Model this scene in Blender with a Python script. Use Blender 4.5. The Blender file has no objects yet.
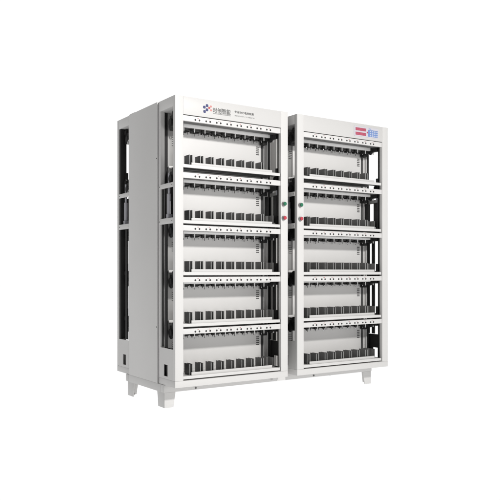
import bpy, bmesh, math
from mathutils import Vector, Matrix

scene = bpy.context.scene
COL = scene.collection
PI = math.pi

# ------------------------------------------------------------------ sizes (metres)
W, DM, D, H = 0.810, 0.212, 0.8535, 1.700      # cabinet width, module depth, full depth, height
LEGZ = 0.138                                   # underside of the cabinets above the floor
GAPX = 0.886                                   # pitch of the two cabinets
TRAY = [1.3036, 0.976, 0.673, 0.370, 0.064]    # upper edge of each tray lip
STRIP = [1.5575, 1.224, 0.915, 0.612, 0.309]   # lower edge of each indicator strip
PITCH = 0.0733

# ------------------------------------------------------------------ materials
def mat(name, col, rough=0.5, metal=0.0, var=0.0, scale=6.0, bump=0.0, bscale=400.0, spec=0.5, coat=0.0):
    m = bpy.data.materials.new(name)
    m.use_nodes = True
    nt = m.node_tree
    b = nt.nodes['Principled BSDF']
    b.inputs['Base Color'].default_value = (*col, 1)
    b.inputs['Roughness'].default_value = rough
    b.inputs['Metallic'].default_value = metal
    b.inputs['Specular IOR Level'].default_value = spec
    b.inputs['Coat Weight'].default_value = coat
    tc = nt.nodes.new('ShaderNodeTexCoord')
    if var > 0:
        n = nt.nodes.new('ShaderNodeTexNoise')
        n.inputs['Scale'].default_value = scale
        n.inputs['Detail'].default_value = 5
        nt.links.new(tc.outputs['Object'], n.inputs['Vector'])
        r = nt.nodes.new('ShaderNodeValToRGB')
        r.color_ramp.elements[0].position = 0.3
        r.color_ramp.elements[1].position = 0.7
        r.color_ramp.elements[0].color = (*[c * (1 - var) for c in col], 1)
        r.color_ramp.elements[1].color = (*[min(1, c * (1 + var)) for c in col], 1)
        nt.links.new(n.outputs['Fac'], r.inputs['Fac'])
        nt.links.new(r.outputs['Color'], b.inputs['Base Color'])
    if bump > 0:
        n2 = nt.nodes.new('ShaderNodeTexNoise')
        n2.inputs['Scale'].default_value = bscale
        nt.links.new(tc.outputs['Object'], n2.inputs['Vector'])
        bp = nt.nodes.new('ShaderNodeBump')
        bp.inputs['Strength'].default_value = bump
        bp.inputs['Distance'].default_value = 0.0006
        nt.links.new(n2.outputs['Fac'], bp.inputs['Height'])
        nt.links.new(bp.outputs['Normal'], b.inputs['Normal'])
    return m

PAINT = mat('light_grey_paint', (0.60, 0.593, 0.583), 0.42, var=0.012, scale=3, bump=0.06, bscale=900, spec=0.35)
WALLP = mat('back_panel_paint', (0.69, 0.682, 0.672), 0.45, var=0.01, bump=0.05, bscale=900, spec=0.3)
HEADER = mat('header_paint', (0.535, 0.528, 0.519), 0.42, var=0.012, scale=3, bump=0.06, bscale=900, spec=0.35)
WHITE = mat('white_paint', (0.60, 0.593, 0.585), 0.42, var=0.01, bump=0.05, bscale=900, spec=0.35)
DARK = mat('charcoal_plastic', (0.062, 0.061, 0.060), 0.5, var=0.12, scale=30, bump=0.1)
CUP = mat('dark_grey_cradle', (0.105, 0.104, 0.102), 0.5, var=0.10, scale=30, bump=0.1)
BLACK = mat('black_plastic', (0.004, 0.004, 0.004), 0.7, var=0.1, scale=30)
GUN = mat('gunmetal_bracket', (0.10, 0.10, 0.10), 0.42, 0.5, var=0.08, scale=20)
RAILW = mat('rail_white_brightened', (0.90, 0.895, 0.885), 0.45, var=0.01)  # white plastic, lightened to stand in for light bounced up off the trays
FLANGE_SHADE = mat('shaded_flange_grey', (0.27, 0.267, 0.262), 0.45, var=0.03)  # darker than the paint: the front post's shade put into the left flange
RING = mat('satin_ring', (0.30, 0.30, 0.30), 0.45, 0.4, var=0.04, scale=60)
STEEL = mat('brushed_steel', (0.62, 0.62, 0.63), 0.28, 1.0, var=0.05, scale=60)
TUBE = mat('blue_grey_tube', (0.40, 0.40, 0.43), 0.4, 0.1, var=0.03)
EDGE = mat('bare_metal_edge', (0.27, 0.27, 0.265), 0.4, 0.2, var=0.03)
GREEN = mat('green_button', (0.02, 0.16, 0.085), 0.35, var=0.04, scale=40, coat=0.2)
RED = mat('red_button', (0.48, 0.05, 0.075), 0.35, var=0.04, scale=40, coat=0.2)
LED = mat('red_indicator', (0.45, 0.09, 0.10), 0.4, var=0.05, scale=80)
NAVY = mat('navy_print', (0.035, 0.042, 0.14), 0.5, var=0.04, scale=60)
REDP = mat('red_print', (0.42, 0.07, 0.07), 0.5, var=0.04, scale=60)
PINKP = mat('pale_red_print', (0.50, 0.19, 0.18), 0.5, var=0.04, scale=60)
INK = mat('grey_print', (0.07, 0.07, 0.07), 0.55, var=0.05, scale=60)
INK2 = mat('pale_grey_print', (0.17, 0.17, 0.17), 0.55, var=0.05, scale=60)
PLATE = mat('panel_film', (0.53, 0.52, 0.56), 0.4, var=0.01)
DISP = mat('red_display_film', (0.40, 0.085, 0.13), 0.3, var=0.12, scale=90)
KEYB = mat('blue_key_film', (0.14, 0.23, 0.48), 0.4, var=0.06, scale=40)
KEYW = mat('pale_key_film', (0.44, 0.49, 0.60), 0.4, var=0.02)

# ------------------------------------------------------------------ mesh helpers
class MB:
    """Collects shapes with materials and links them as one mesh object."""
    def __init__(self):
        self.bm = bmesh.new()
        self.mats = []
    def mi(self, m):
        if m not in self.mats:
            self.mats.append(m)
        return self.mats.index(m)
    def _merge(self, t, m):
        i = self.mi(m)
        for f in t.faces:
            f.material_index = i
        me = bpy.data.meshes.new('tmp')
        t.to_mesh(me); t.free()
        self.bm.from_mesh(me)
        bpy.data.meshes.remove(me)
    def box(self, x0, x1, y0, y1, z0, z1, m, bev=0.0, seg=2):
        t = bmesh.new()
        bmesh.ops.create_cube(t, size=1)
        for v in t.verts:
            v.co = Vector(((x0 + x1) / 2 + v.co.x * (x1 - x0), (y0 + y1) / 2 + v.co.y * (y1 - y0), (z0 + z1) / 2 + v.co.z * (z1 - z0)))
        if bev > 0:
            bev = min(bev, 0.45 * min(x1 - x0, y1 - y0, z1 - z0))
            bmesh.ops.bevel(t, geom=t.edges[:], offset=bev, segments=seg, affect='EDGES', profile=0.6)
        self._merge(t, m)
        return self
    def cyl(self, a, b, r, m, r2=None, n=20, bev=0.0):
        a, b = Vector(a), Vector(b)
        t = bmesh.new()
        L = (b - a).length
        bmesh.ops.create_cone(t, cap_ends=True, segments=n, radius1=r, radius2=r if r2 is None else r2, depth=L)
        if bev > 0:
            es = [e for e in t.edges if abs(e.verts[0].co.z - e.verts[1].co.z) < 1e-6]
            bmesh.ops.bevel(t, geom=es, offset=bev, segments=2, affect='EDGES')
        q = (b - a).to_track_quat('Z', 'Y').to_matrix().to_4x4()
        bmesh.ops.transform(t, matrix=Matrix.Translation((a + b) / 2) @ q, verts=t.verts)
        self._merge(t, m)
        return self
    def path(self, pts, r, m, n=10):
        for a, b in zip(pts[:-1], pts[1:]):
            self.cyl(a, b, r, m, n=n)
        for p in pts[1:-1]:
            self.ball(p, (r, r, r), m)
        return self
    def ball(self, c, s, m):
        t = bmesh.new()
        bmesh.ops.create_uvsphere(t, u_segments=14, v_segments=9, radius=1)
        for v in t.verts:
            v.co = Vector((c[0] + v.co.x * s[0], c[1] + v.co.y * s[1], c[2] + v.co.z * s[2]))
        self._merge(t, m)
        return self
    def prism(self, pts, axis, a, b, m, bev=0.0):
        """A polygon of 2-D points pushed along x, y or z from a to b."""
        t = bmesh.new()
        def P(p, k):
            return {'x': (k, p[0], p[1]), 'y': (p[0], k, p[1]), 'z': (p[0], p[1], k)}[axis]
        lo = [t.verts.new(P(p, a)) for p in pts]
        hi = [t.verts.new(P(p, b)) for p in pts]
        t.faces.new(lo); t.faces.new(hi[::-1])
        n = len(pts)
        for i in range(n):
            t.faces.new((lo[i], hi[i], hi[(i + 1) % n], lo[(i + 1) % n]))
        bmesh.ops.recalc_face_normals(t, faces=t.faces[:])
        if bev > 0:
            bmesh.ops.bevel(t, geom=t.edges[:], offset=bev, segments=2, affect='EDGES', profile=0.6)
        self._merge(t, m)
        return self
    def mesh(self, name):
        me = bpy.data.meshes.new(name)
        self.bm.to_mesh(me); self.bm.free()
        for m in self.mats:
            me.materials.append(m)
        for p in me.polygons:
            p.use_smooth = True
        me.set_sharp_from_angle(angle=math.radians(32))
        return me
    def build(self, name, parent=None):
        return place(name, self.mesh(name), parent)

def place(name, me, parent=None, loc=(0, 0, 0)):
    o = bpy.data.objects.new(name, me)
    COL.objects.link(o)
    o.location = loc
    if parent is not None:
        o.parent = parent
    return o

def tag(o, label, cat, group=None):
    o['label'] = label
    o['category'] = cat
    if group:
        o['group'] = group

def text(name, body, m, parent, x, y, z, size, width=None, ext=0.0004, bold=0.0):
    cu = bpy.data.curves.new(name, 'FONT')
    cu.body = body
    cu.size = size
    cu.extrude = ext
    cu.offset = bold
    cu.align_x = 'LEFT'
    tmp = bpy.data.objects.new(name + '_curve', cu)
    COL.objects.link(tmp)
    bpy.context.view_layer.update()
    me = bpy.data.meshes.new_from_object(tmp.evaluated_get(bpy.context.evaluated_depsgraph_get()))
    bpy.data.objects.remove(tmp)
    me.materials.clear()
    me.materials.append(m)
    if width and len(me.vertices):
        xs = [v.co.x for v in me.vertices]
        k = width / max(1e-6, max(xs) - min(xs))
        x0 = min(xs)
        for v in me.vertices:
            v.co.x = (v.co.x - x0) * k
    me.transform(Matrix.Rotation(PI / 2, 4, 'X'))
    me.transform(Matrix.Translation((x, y, z)))
    me.name = name
    return place(name, me, parent)

# ------------------------------------------------------------------ shared meshes
def cradle_mesh():
    """Two upright cell plates on a small foot; origin on the tray, front left of the pair."""
    b = MB()
    for x in (-0.0105, 0.0068):
        b.box(x, x + 0.0052, 0.0345, 0.0985, 0.008, 0.0665, CUP, 0.0010)
        b.box(x + 0.0002, x + 0.0050, 0.0325, 0.0343, 0.010, 0.0645, EDGE, 0.0005)
    b.box(-0.0125, 0.0135, 0.036, 0.088, 0.0005, 0.0078, GUN, 0.0010)
    b.cyl((0.0205, 0.060, 0.0005), (0.0205, 0.060, 0.016), 0.0035, BLACK, n=10)
    b.ball((0.0205, 0.060, 0.018), (0.0048, 0.0048, 0.0042), BLACK)
    return b.mesh('battery_cradle')

def probe_mesh():
    """One upper contact: dark arm running back from the rail, its pale pin and dark hook."""
    b = MB()
    b.box(0.0035, 0.0700, 0.1305, 0.1960, -0.0125, 0.0060, DARK, 0.0015)
    b.box(0.0045, 0.0690, 0.1560, 0.1960, -0.0200, -0.0127, DARK, 0.001)
    b.box(0.0100, 0.0480, 0.1640, 0.1955, -0.0295, -0.0202, BLACK, 0.001)
    b.box(0.0520, 0.0620, 0.1700, 0.1900, -0.0260, -0.0202, BLACK, 0.001)
    b.cyl((0.0570, 0.180, -0.0262), (0.0570, 0.180, -0.040), 0.0022, GUN, n=10)
    b.cyl((0, 0.1225, -0.0108), (0, 0.1225, -0.033), 0.0030, RAILW, n=12)
    b.ball((0, 0.1225, -0.033), (0.0033, 0.0033, 0.0035), STEEL)
    b.box(-0.0155, -0.0050, 0.1320, 0.1480, -0.028, -0.0128, BLACK, 0.001)
    b.cyl((-0.0085, 0.1395, -0.028), (-0.0085, 0.1395, -0.036), 0.0030, DARK, n=12)
    b.cyl((-0.0085, 0.1395, -0.036), (-0.0085, 0.1395, -0.041), 0.0015, STEEL, n=8)
    b.cyl((0.030, 0.180, -0.0296), (0.030, 0.180, -0.047), 0.0022, GUN, n=10)
    return b.mesh('contact_probe')

CRADLE = cradle_mesh()
PROBE = probe_mesh()

def strip_mesh():
    """Indicator strip: a long box with eight pairs of round sockets and small red lamps."""
    b = MB()
    b.box(0.0545, 0.7555, 0.004, 0.0085, 0, 0.032, WHITE, 0.0012)
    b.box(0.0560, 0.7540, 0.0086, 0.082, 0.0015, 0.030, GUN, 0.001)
    b.box(0.0560, 0.7540, 0.0086, 0.020, 0.0004, 0.0014, WHITE)
    for k in range(8):
        x = 0.149 + PITCH * k
        for dx in (-0.0138, 0.0138):
            b.cyl((x + dx, 0.0030, 0.0125), (x + dx, 0.0050, 0.0125), 0.0057, BLACK, n=18)
            b.cyl((x + dx - 0.001, 0.0024, 0.0125), (x + dx - 0.001, 0.0030, 0.0125), 0.0018, GUN, n=10)
        b.cyl((x + 0.0085, 0.0032, 0.0235), (x + 0.0085, 0.0050, 0.0235), 0.0022, LED, n=10)
        b.box(x - 0.003, x + 0.001, 0.0035, 0.0050, 0.0222, 0.0246, INK2)
    return b.mesh('indicator_strip')

def tray_mesh():
    b = MB()
    b.box(0.0545, 0.7500, 0.0035, 0.0075, -0.0185, 0.0, WHITE, 0.0014)          # lip
    b.box(0.0545, 0.7500, 0.0078, 0.1920, -0.0060, -0.0022, WHITE, 0.0008)      # floor
    b.box(0.0545, 0.7500, 0.186, 0.1925, -0.0018, 0.012, WHITE, 0.001)          # back upstand
    b.box(0.060, 0.745, 0.045, 0.075, -0.0150, -0.0064, GUN, 0.001)             # stiffeners under the floor
    b.box(0.060, 0.745, 0.130, 0.160, -0.0150, -0.0064, GUN, 0.001)
    return b.mesh('tray')

def rail_mesh():
    b = MB()
    b.box(0.1180, 0.7870, 0.1195, 0.1300, -0.0105, 0.0105, RAILW, 0.0012)
    b.box(0.7815, 0.7870, 0.1190, 0.1250, -0.0350, -0.0107, RAILW, 0.001)
    return b.mesh('probe_rail')

def front_strip_mesh():
    return MB().box(0.1190, 0.7010, 0.0200, 0.0265, -0.0020, 0.0165, WHITE, 0.0012).mesh('cradle_rail')

def drive_mesh(side):
    """Black lifting bracket at one end of a probe rail, with its pale cable loop."""
    b = MB()
    s = 1 if side < 0 else -1
    x0 = 0.0 if side < 0 else W
    def bx(xa, xb, *r, m=BLACK, bev=0.002):
        xa, xb = x0 + s * xa, x0 + s * xb
        b.box(min(xa, xb), max(xa, xb), *r, m, bev)
    bx(0.056, 0.108, 0.134, 0.182, -0.030, 0.006)
    bx(0.030, 0.055, 0.060, 0.128, -0.022, 0.046)
    bx(0.034, 0.050, 0.052, 0.070, 0.020, 0.118)
    b.cyl((x0 + s * 0.024, 0.076, 0.052), (x0 + s * 0.052, 0.076, 0.052), 0.016, BLACK, n=20, bev=0.002)
    b.cyl((x0 + s * 0.020, 0.108, 0.004), (x0 + s * 0.056, 0.108, 0.004), 0.023, BLACK, n=20, bev=0.003)
    b.ball((x0 + s * 0.042, 0.132, -0.012), (0.014, 0.020, 0.026), BLACK)
    if side > 0:
        bx(0.058, 0.090, 0.150, 0.190, -0.052, -0.031)
    return b.mesh('lift_bracket')

def loop_mesh(side):
    b = MB()
    s = 1 if side < 0 else -1
    x0 = 0.0 if side < 0 else W
    def bx(xa, xb, *r):
        b.box(min(x0 + s * xa, x0 + s * xb), max(x0 + s * xa, x0 + s * xb), *r)
    c = 0.0885
    bx(c - 0.012, c + 0.016, 0.0950, 0.1180, -0.006, 0.004, BLACK, 0.001)
    bx(c + 0.006, c + 0.014, 0.0960, 0.1100, -0.024, -0.0062, BLACK, 0.001)
    bx(c - 0.012, c - 0.006, 0.0960, 0.1100, -0.040, -0.0062, BLACK, 0.001)
    pts = [(x0 + s * (c + 0.006 * math.cos(a)), 0.0945, -0.034 + 0.007 * math.sin(a)) for a in [PI + PI * k / 8 for k in range(9)]]
    pts = [(x0 + s * (c - 0.006), 0.0945, -0.0065)] + pts + [(x0 + s * (c + 0.006), 0.0945, -0.026)]
    b.path(pts, 0.0026, WHITE)
    return b.mesh('cable_loop')

STRIP_ME, TRAY_ME, RAIL_ME, FRONT_ME = strip_mesh(), tray_mesh(), rail_mesh(), front_strip_mesh()
DRIVE_ME = {-1: drive_mesh(-1), 1: drive_mesh(1)}
LOOP_ME = {-1: loop_mesh(-1), 1: loop_mesh(1)}

def spring_mesh():
    """Gas spring standing on its foot: fat body below, thin rod above, eye on top."""
    b = MB()
    b.box(-0.014, 0.014, -0.016, 0.016, 0.992, 1.018, TUBE, 0.002)
    b.cyl((0, 0, 1.018), (0, 0, 1.140), 0.0125, TUBE, n=20, bev=0.002)
    b.cyl((0, 0, 1.140), (0, 0, 1.262), 0.0075, TUBE, n=16)
    b.cyl((0, -0.017, 1.018), (0, -0.017, 1.095), 0.0045, STEEL, n=12)
    b.path([(0, 0.010 * math.sin(a), 1.278 + 0.015 * math.cos(a)) for a in [2 * PI * k / 12 for k in range(13)]], 0.0032, EDGE, n=8)
    return b.mesh('gas_spring')

SPRING = spring_mesh()

# ------------------------------------------------------------------ one open module (front half of a cabinet)
def module(cab):
    parts = []
    def add(o):
        parts.append(o); return o
    # posts
    for x0, x1 in ((0, 0.053), (0.757, W)):
        add(MB().box(x0, x1, 0.0, 0.0275, 0.0386, H, PAINT, 0.0012).build('corner_post', cab))
    for x0, x1 in ((0.0, 0.028), (W - 0.028, W)):
        add(MB().box(x0, x1, 0.1920, DM - 0.0004, 0.0386, 1.6375, PAINT, 0.001).build('inner_post', cab))
    # header, top box, bottom pan
    hd = add(MB().box(0.0534, 0.7566, 0.0008, 0.020, 1.5940, H - 0.0006, HEADER, 0.0012).build('header_panel', cab))
    add(MB().box(0.0, W, 0.0278, DM - 0.0004, 1.638, H, PAINT, 0.0012).build('top_panel', cab))
    add(MB().box(0.0, W, 0.0, DM - 0.0004, 0.0, 0.038, PAINT, 0.0012).build('bottom_rail', cab))
    # back panel with louvres
    bp = add(MB().box(0.1120, 0.735, 0.1985, 0.2025, 0.0386, 1.6375, WALLP, 0.0008).build('back_panel', cab))
    for i in range(5):
        for xc in (0.084, 0.697):
            v = MB()
            dy = 0.0080 if xc < 0.1 else 0.0
            for k in range(5):
                z = STRIP[i] - 0.066 - 0.0125 * k
                v.box(xc, xc + 0.024, 0.1968 + dy, 0.1984 + dy, z, z + 0.0055, DARK, 0.0006)
                v.box(xc, xc + 0.024, 0.1945 + dy, 0.1972 + dy, z + 0.0056, z + 0.0072, WHITE, 0.0005)
            v.build('louvre', bp)
    for x0, x1, mm in ((0.0565, 0.1115, FLANGE_SHADE), (0.7355, 0.7615, GUN), (0.7620, 0.7815, PAINT)):
        add(MB().box(x0, x1, 0.2065, 0.2105, 0.0386, 1.6375, mm, 0.0008).build('back_flange', cab))
    for x0, x1, ys in ((0.0265, 0.0560, 0.2085), (0.7890, 0.8020, 0.1885)):
        add(MB().box(x0, x1, ys, ys + 0.0027, 0.0386, 1.6375, BLACK).build('cable_slot', cab))
    # side pieces
    for s in (-1, 1):
        def X(a, b):
            return (a, b) if s < 0 else (W - b, W - a)
        xa, xb = X(0.0, 0.003)
        p = MB()
        y0, y1, z0, z1 = 0.0278, 0.1916, 0.0386, 0.221
        hy0, hy1, hz0, hz1 = 0.098, 0.146, 0.055, 0.124
        p.box(xa, xb, y0, hy0, z0, z1, PAINT); p.box(xa, xb, hy1, y1, z0, z1, PAINT)
        p.box(xa, xb, hy0, hy1, z0, hz0, PAINT); p.box(xa, xb, hy0, hy1, hz1, z1, PAINT)
        bmesh.ops.remove_doubles(p.bm, verts=p.bm.verts[:], dist=1e-5)
        sp = add(p.build('side_panel', cab))
        xa, xb = X(0.0032, 0.0042)
        q = MB()  # black sheet that paints the unlit inner face of the side panel
        q.box(xa, xb, y0, hy0, z0, z1, BLACK); q.box(xa, xb, hy1, y1, z0, z1, BLACK)
        q.box(xa, xb, hy0, hy1, z0, hz0, BLACK); q.box(xa, xb, hy0, hy1, hz1, z1, BLACK)
        q.build('panel_inner_shade', sp)
        if s < 0:
            add(MB().box(0.046, 0.050, 0.060, 0.190, 0.0400, 0.215, BLACK, 0.001).build('guard_plate', cab))
        else:
            add(MB().box(W - 0.0440, W - 0.004, 0.0280, 0.055, 0.2215, 1.6370, BLACK, 0.001).build('cable_trunk', cab))
        xa, xb = X(-0.0014, 0.0020)
        for z0, z1 in ((1.169, 1.197), (0.957, 0.991)):
            cb = MB().box(xa, xb, 0.0280, DM - 0.002, z0, z1, PAINT, 0.001)
            xm = -0.0022 if s < 0 else W + 0.0022
            xn = -0.0010 if s < 0 else W + 0.0010
            for y in (0.040, 0.200):
                cb.cyl((xn, y, (z0 + z1) / 2), (xm, y, (z0 + z1) / 2), 0.0035, GUN, n=12)
            add(cb.build('cross_bar', cab))
        xc = 0.030 if s < 0 else W - 0.030
        g = place('gas_spring', SPRING, cab, (xc, 0.135 if s < 0 else 0.078, 0)); add(g)
        xa, xb = X(0.0465, 0.0505)
        if s < 0:
            add(MB().box(xa, xb, 0.0290, 0.185, 0.992, 1.262, BLACK, 0.001).build('spring_plate', cab))
        else:
            for ya, yb in ((0.056, 0.092), (0.146, 0.185)):
                add(MB().box(xa, xb, ya, yb, 0.992, 1.168, BLACK, 0.001).build('spring_plate', cab))
        xa, xb = X(0.006, 0.014)
        add(MB().box(xa, xb, 0.122, 0.150, 0.225, 0.956, BLACK, 0.001).build('guide_bar', cab))
        add(MB().box(xa, xb, 0.174, 0.183, 0.225, 1.168, BLACK, 0.001).build('guide_bar', cab))
    # five tiers
    for i in range(5):
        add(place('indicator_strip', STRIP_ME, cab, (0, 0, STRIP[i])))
        t = add(place('tray', TRAY_ME, cab, (0, 0, TRAY[i])))
        place('cradle_rail', FRONT_ME, t)
        for k in range(8):
            place('battery_cradle', CRADLE, t, (0.1217 + PITCH * k, 0, -0.002))
        if i > 0:
            e = MB()
            e.box(0.728, 0.7345, 0.052, 0.150, -0.0020, 0.060, CUP, 0.001)
            e.box(0.712, 0.7275, 0.100, 0.150, -0.0020, 0.060, CUP, 0.001)
            e.build('end_block', t)
        r = add(place('probe_rail', RAIL_ME, cab, (0, 0, STRIP[i])))
        for k in range(9):
            place('contact_probe', PROBE, r, (0.1217 + PITCH * k, 0, 0))
        for s in (-1, 1):
            d = add(place('lift_bracket', DRIVE_ME[s], cab, (0, 0, STRIP[i])))
            if s < 0:
                place('cable_loop', LOOP_ME[s], d)
    return parts, hd

def rear_copy(parts, cab):
    """The same module turned half a turn behind the central column."""
    for o in parts:
        c = o.copy(); COL.objects.link(c)
        c.parent = cab
        c.rotation_euler = (0, 0, PI)
        c.location = (W - o.location.x, D - o.location.y, o.location.z)
        for ch in o.children:
            d = ch.copy(); COL.objects.link(d); d.parent = c

def column(cab):
    y0, y1 = DM + 0.009, D - DM - 0.0002
    o = 0.008
    c = MB().box(-o, W + o, y0, y1, 0.0015, H, PAINT, 0.0012).build('central_column', cab)
    MB().box(0.0025, W - 0.0025, DM - 0.0002, y0 - 0.0002, 0.0, H - 0.003, BLACK).build('gap_black_fill', c)  # black fill that paints the dark of the open gap beside the column
    for x, xs in ((-o, -1), (W + o, 1)):
        r = MB()
        for z in (0.34, 1.36):
            r.cyl((x, y0 + 0.006, z), (x + xs * 0.0016, y0 + 0.006, z), 0.0035, GUN, n=12)
        # two small lugs on the top edge
        r.build('rivet', c)
    MB().box(-0.006, 0.030, y0 + 0.335, y1 - 0.010, H, H + 0.003, PAINT, 0.001).build('lug', c)

def button(cab, x, z, m):
    b = MB()
    b.cyl((x, -0.0002, z), (x, -0.0150, z), 0.0138, RING, n=28, bev=0.0012)
    o = b.build('push_button', cab)
    o['label'] = ('green' if m is GREEN else 'red') + ' push button in a steel ring'
    MB().cyl((x, -0.0152, z), (x, -0.0245, z), 0.0116, m, n=28, bev=0.0022).build('button_cap', o)

def cabinet(x, label):
    cab = bpy.data.objects.new('test_cabinet', None)
    COL.objects.link(cab)
    cab.location = (x, 0, LEGZ)
    tag(cab, label, 'cabinet', 'twin battery test cabinets')
    parts, hd = module(cab)
    rear_copy(parts, cab)
    column(cab)
    return cab, hd

# ---- left cabinet, with the logo
cl, hl = cabinet(0.0, 'light grey rack cabinet with blue and red emblem and dark lettering on header')
button(cl, 0.7740, 1.108, GREEN)
button(cl, 0.7740, 1.0185, RED)
em = MB()
yf = 0.0008
def dot(x, z, s, m):
    em.box(x - s / 2, x + s / 2, yf - 0.0009, yf - 0.0001, z - s / 2, z + s / 2, m, 0.0003)
def rdot(x, z, s, m):
    h, c = s / 2, s * 0.22
    em.prism([(x - h + c, z - h), (x + h - c, z - h), (x + h, z - h + c), (x + h, z + h - c), (x + h - c, z + h), (x - h + c, z + h), (x - h, z + h - c), (x - h, z - h + c)], 'y', yf - 0.0009, yf - 0.0001, m)
for (x, z, s, m) in ((0.1940, 1.6520, 0.0168, NAVY), (0.2125, 1.6635, 0.0168, NAVY), (0.2120, 1.6385, 0.0168, NAVY), (0.1955, 1.6265, 0.0168, NAVY),
                     (0.2272, 1.6520, 0.0132, REDP), (0.2392, 1.6615, 0.0118, PINKP), (0.2400, 1.6390, 0.0118, PINKP)):
    rdot(x, z, s, m)
em.build('emblem', hl)
text('lettering', '时创智能', INK, hl, 0.2535, yf - 0.0005, 1.6300, 0.034, 0.124, bold=0.00035)
text('lettering', 'SHICHUANG ZHINENG', INK2, hl, 0.2535, yf - 0.0005, 1.6200, 0.0085, 0.124)
text('lettering', '专业动力电池检测', INK, hl, 0.4060, yf - 0.0005, 1.6455, 0.0160, 0.140, bold=0.0002)
text('lettering', 'TECHNOLOGY  /  TO  ABOUT US', INK2, hl, 0.4060, yf - 0.0005, 1.6250, 0.0095, 0.146)

# ---- right cabinet, with the control panel
cr, hr = cabinet(GAPX, 'light grey rack cabinet with red and blue control panel on header')
button(cr, 0.0215, 1.108, GREEN)
button(cr, 0.0215, 1.0185, RED)
px0, px1, pz0, pz1 = 0.490, 0.7200, 1.6105, 1.6795
pts = []
for cx, cz, a0 in ((px1 - 0.006, pz1 - 0.006, 0), (px0 + 0.006, pz1 - 0.006, 90), (px0 + 0.006, pz0 + 0.006, 180), (px1 - 0.006, pz0 + 0.006, 270)):
    for k in range(5):
        a = math.radians(a0 + 22.5 * k)
        pts.append((cx + 0.006 * math.cos(a), cz + 0.006 * math.sin(a)))
cp = MB().prism(pts, 'y', yf - 0.0020, yf - 0.0002, PLATE).build('control_panel', cr)
yp = yf - 0.0020
for z0 in (1.6185, 1.6495):
    MB().box(0.5030, 0.6000, yp - 0.0012, yp - 0.0001, z0, z0 + 0.0205, DISP, 0.0004).build('display', cp)
kp = MB().box(0.6190, 0.7110, yp - 0.0010, yp - 0.0001, 1.6170, 1.6640, KEYB, 0.0003)
for r in range(3):
    for c in range(4):
        x = 0.6345 + 0.0205 * c
        z = 1.6200 + 0.0150 * r
        kp.box(x, x + 0.0125, yp - 0.0020, yp - 0.0010, z, z + 0.0095, KEYW, 0.0003)
kp.build('keypad', cp)
MB().cyl((0.6130, yp - 0.0012, 1.6440), (0.6130, yp - 0.0001, 1.6440), 0.0060, DISP, n=20).build('enter_key', cp)
MB().box(0.6250, 0.6480, yp - 0.0008, yp - 0.0001, 1.6690, 1.6735, KEYB).build('keypad_title', cp)

# ------------------------------------------------------------------ support stand
st = bpy.data.objects.new('support_stand', None)
COL.objects.link(st)
tag(st, 'low light grey steel stand on tapered angle legs carrying both cabinets', 'stand')
SX0, SX1, SY0, SY1 = -0.004, 1.668, 0.135, 0.700
RZ0, RZ1 = LEGZ - 0.047, LEGZ - 0.0003
FR = MB()
MB().box(SX0, SX1, SY0, SY0 + 0.045, RZ0, RZ1, PAINT, 0.004).build('front_rail', st)
MB().box(SX0, SX1, SY1 - 0.045, SY1, RZ0, RZ1, PAINT, 0.004).build('rear_rail', st)
for x0 in (SX0, (SX0 + SX1) / 2 - 0.03, SX1 - 0.060):
    MB().box(x0, x0 + 0.060, SY0 + 0.0455, SY1 - 0.0455, RZ0 + (0.0006 if x0 > 0.2 and x0 < 1.2 else 0), RZ1, PAINT, 0.003).build('cross_rail', st)
for x in (0.21, 1.13):
    MB().cyl((x, SY0 - 0.003, RZ0 + 0.012), (x, SY0 + 0.001, RZ0 + 0.012), 0.006, GUN, n=14).build('bolt', st)
# pale block on the front rail, between the cabinets
MB().box(0.772, 0.822, SY0 - 0.022, SY0 - 0.0005, RZ0 + 0.012, RZ0 + 0.040, WHITE, 0.004).build('rail_block', st)
TH = 0.005
for sx in (0, 1):
    for sy in (0, 1):
        b = MB()
        x = SX0 + 0.004 if sx == 0 else SX1 - 0.004
        y = SY0 + 0.003 if sy == 0 else SY1 - 0.025
        dx, dy = (1 if sx == 0 else -1), (1 if sy == 0 else -1)
        zt, zb = RZ0 - 0.0002, 0.0005
        wx, wy = 0.074, 0.098
        # flange facing front or back
        ya, yb = y, y + dy * TH
        b.prism([(x, zt), (x + dx * wx, zt), (x + dx * (wx - 0.014), zb), (x, zb)], 'y', min(ya, yb), max(ya, yb), PAINT, 0.001)
        # flange facing the side
        xa, xb = x, x + dx * TH
        b.prism([(y + dy * (TH + 0.0002), zt), (y + dy * wy, zt), (y + dy * (wy - 0.014), zb), (y + dy * (TH + 0.0002), zb)], 'x', min(xa, xb), max(xa, xb), PAINT, 0.001)
        b.prism([(x + dx * TH, y + dy * TH), (x + dx * 0.052, y + dy * TH), (x + dx * TH, y + dy * 0.07)], 'z', zb + 0.0005, zb + 0.0045, PAINT)
        b.build('leg', st)

# ------------------------------------------------------------------ white floor, made translucent and lit from below to show no shadow
fl = bpy.data.materials.new('white_translucent_floor')
fl.use_nodes = True
nt = fl.node_tree
nt.nodes.remove(nt.nodes['Principled BSDF'])
tr = nt.nodes.new('ShaderNodeBsdfTranslucent')
tr.inputs['Color'].default_value = (0.95, 0.95, 0.95, 1)
nz = nt.nodes.new('ShaderNodeTexNoise'); nz.inputs['Scale'].default_value = 2.0
rp = nt.nodes.new('ShaderNodeValToRGB')
rp.color_ramp.elements[0].color = (0.945, 0.945, 0.945, 1)
rp.color_ramp.elements[1].color = (0.955, 0.955, 0.955, 1)
nt.links.new(nz.outputs['Fac'], rp.inputs['Fac'])
nt.links.new(rp.outputs['Color'], tr.inputs['Color'])
nt.links.new(tr.outputs['BSDF'], nt.nodes['Material Output'].inputs['Surface'])
bm = bmesh.new()
bmesh.ops.create_circle(bm, cap_ends=True, segments=96, radius=40)
me = bpy.data.meshes.new('floor'); bm.to_mesh(me); bm.free()
me.materials.append(fl)
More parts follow.
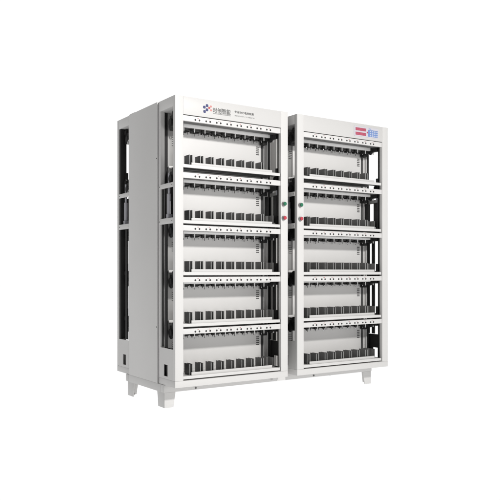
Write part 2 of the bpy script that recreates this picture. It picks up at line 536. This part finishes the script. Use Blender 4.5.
fo = place('floor', me, None, (0.85, 0.4, 0))
fo['kind'] = 'structure'
fo['label'] = 'seamless white floor under the stand, made to glow from below'

# ------------------------------------------------------------------ studio light
FWD = Vector((math.cos(math.radians(56.53)), math.sin(math.radians(56.53)), 0))
w = bpy.data.worlds.new('World')
scene.world = w
w.use_nodes = True
nt = w.node_tree
bg = nt.nodes['Background']
tc = nt.nodes.new('ShaderNodeTexCoord')
dp = nt.nodes.new('ShaderNodeVectorMath'); dp.operation = 'DOT_PRODUCT'
dp.inputs[1].default_value = FWD
nt.links.new(tc.outputs['Generated'], dp.inputs[0])
r1 = nt.nodes.new('ShaderNodeValToRGB')           # world made white behind the subject, dimmed elsewhere to keep side faces grey
r1.color_ramp.interpolation = 'EASE'
r1.color_ramp.elements[0].position = 0.55
r1.color_ramp.elements[0].color = (0.29, 0.29, 0.29, 1)
r1.color_ramp.elements[1].position = 0.80
r1.color_ramp.elements[1].color = (1.0, 1.0, 1.0, 1)
nt.links.new(dp.outputs['Value'], r1.inputs['Fac'])
sep = nt.nodes.new('ShaderNodeSeparateXYZ')
nt.links.new(tc.outputs['Generated'], sep.inputs[0])
lt = nt.nodes.new('ShaderNodeMath'); lt.operation = 'LESS_THAN'; lt.inputs[1].default_value = 0.0
nt.links.new(sep.outputs['Z'], lt.inputs[0])
mx = nt.nodes.new('ShaderNodeMix'); mx.data_type = 'RGBA'
nt.links.new(lt.outputs[0], mx.inputs['Factor'])
nt.links.new(r1.outputs['Color'], mx.inputs['A'])
mx.inputs['B'].default_value = (1.0, 1.0, 1.0, 1)  # lower half of the world, added to light the floor from beneath
nt.links.new(mx.outputs['Result'], bg.inputs['Color'])
bg.inputs['Strength'].default_value = 1.07

def softbox(name, loc, aim, size, watts):
    la = bpy.data.lights.new(name, 'AREA')
    la.shape = 'SQUARE'; la.size = size
    la.energy = watts
    la.color = (1.0, 0.985, 0.965)
    lo = bpy.data.objects.new(name, la)
    COL.objects.link(lo)
    lo.location = loc
    lo.rotation_euler = (Vector(aim) - Vector(loc)).to_track_quat('-Z', 'Y').to_euler()

softbox('key_softbox', (0.60, -4.3, 2.85 + LEGZ), (-3.0, 0, 0.4), 0.28, 220)
softbox('added_fill', (1.20, -4.4, 0.60), (-2.6, 0, 0.4), 0.9, 38)  # added fill without a known source, lifts the fronts and lower tiers

# ------------------------------------------------------------------ camera
cam = bpy.data.cameras.new('camera')
cam.lens = 50.16
cam.sensor_width = 36
cam.shift_y = 0.043
cam.clip_start = 0.05
cam.clip_end = 200
co = bpy.data.objects.new('camera', cam)
COL.objects.link(co)
RGT = Vector((FWD.y, -FWD.x, 0))
co.location = -(4.03 * FWD - 0.4327 * RGT) + Vector((0, 0, 0.676 + LEGZ))
co.rotation_euler = (PI / 2, 0, math.radians(56.53 - 90))
scene.camera = co

scene.view_settings.view_transform = 'Standard'
scene.view_settings.look = 'None'
scene.view_settings.exposure = 0
scene.view_settings.gamma = 1
scene.cycles.use_denoising = True
scene.cycles.max_bounces = 8
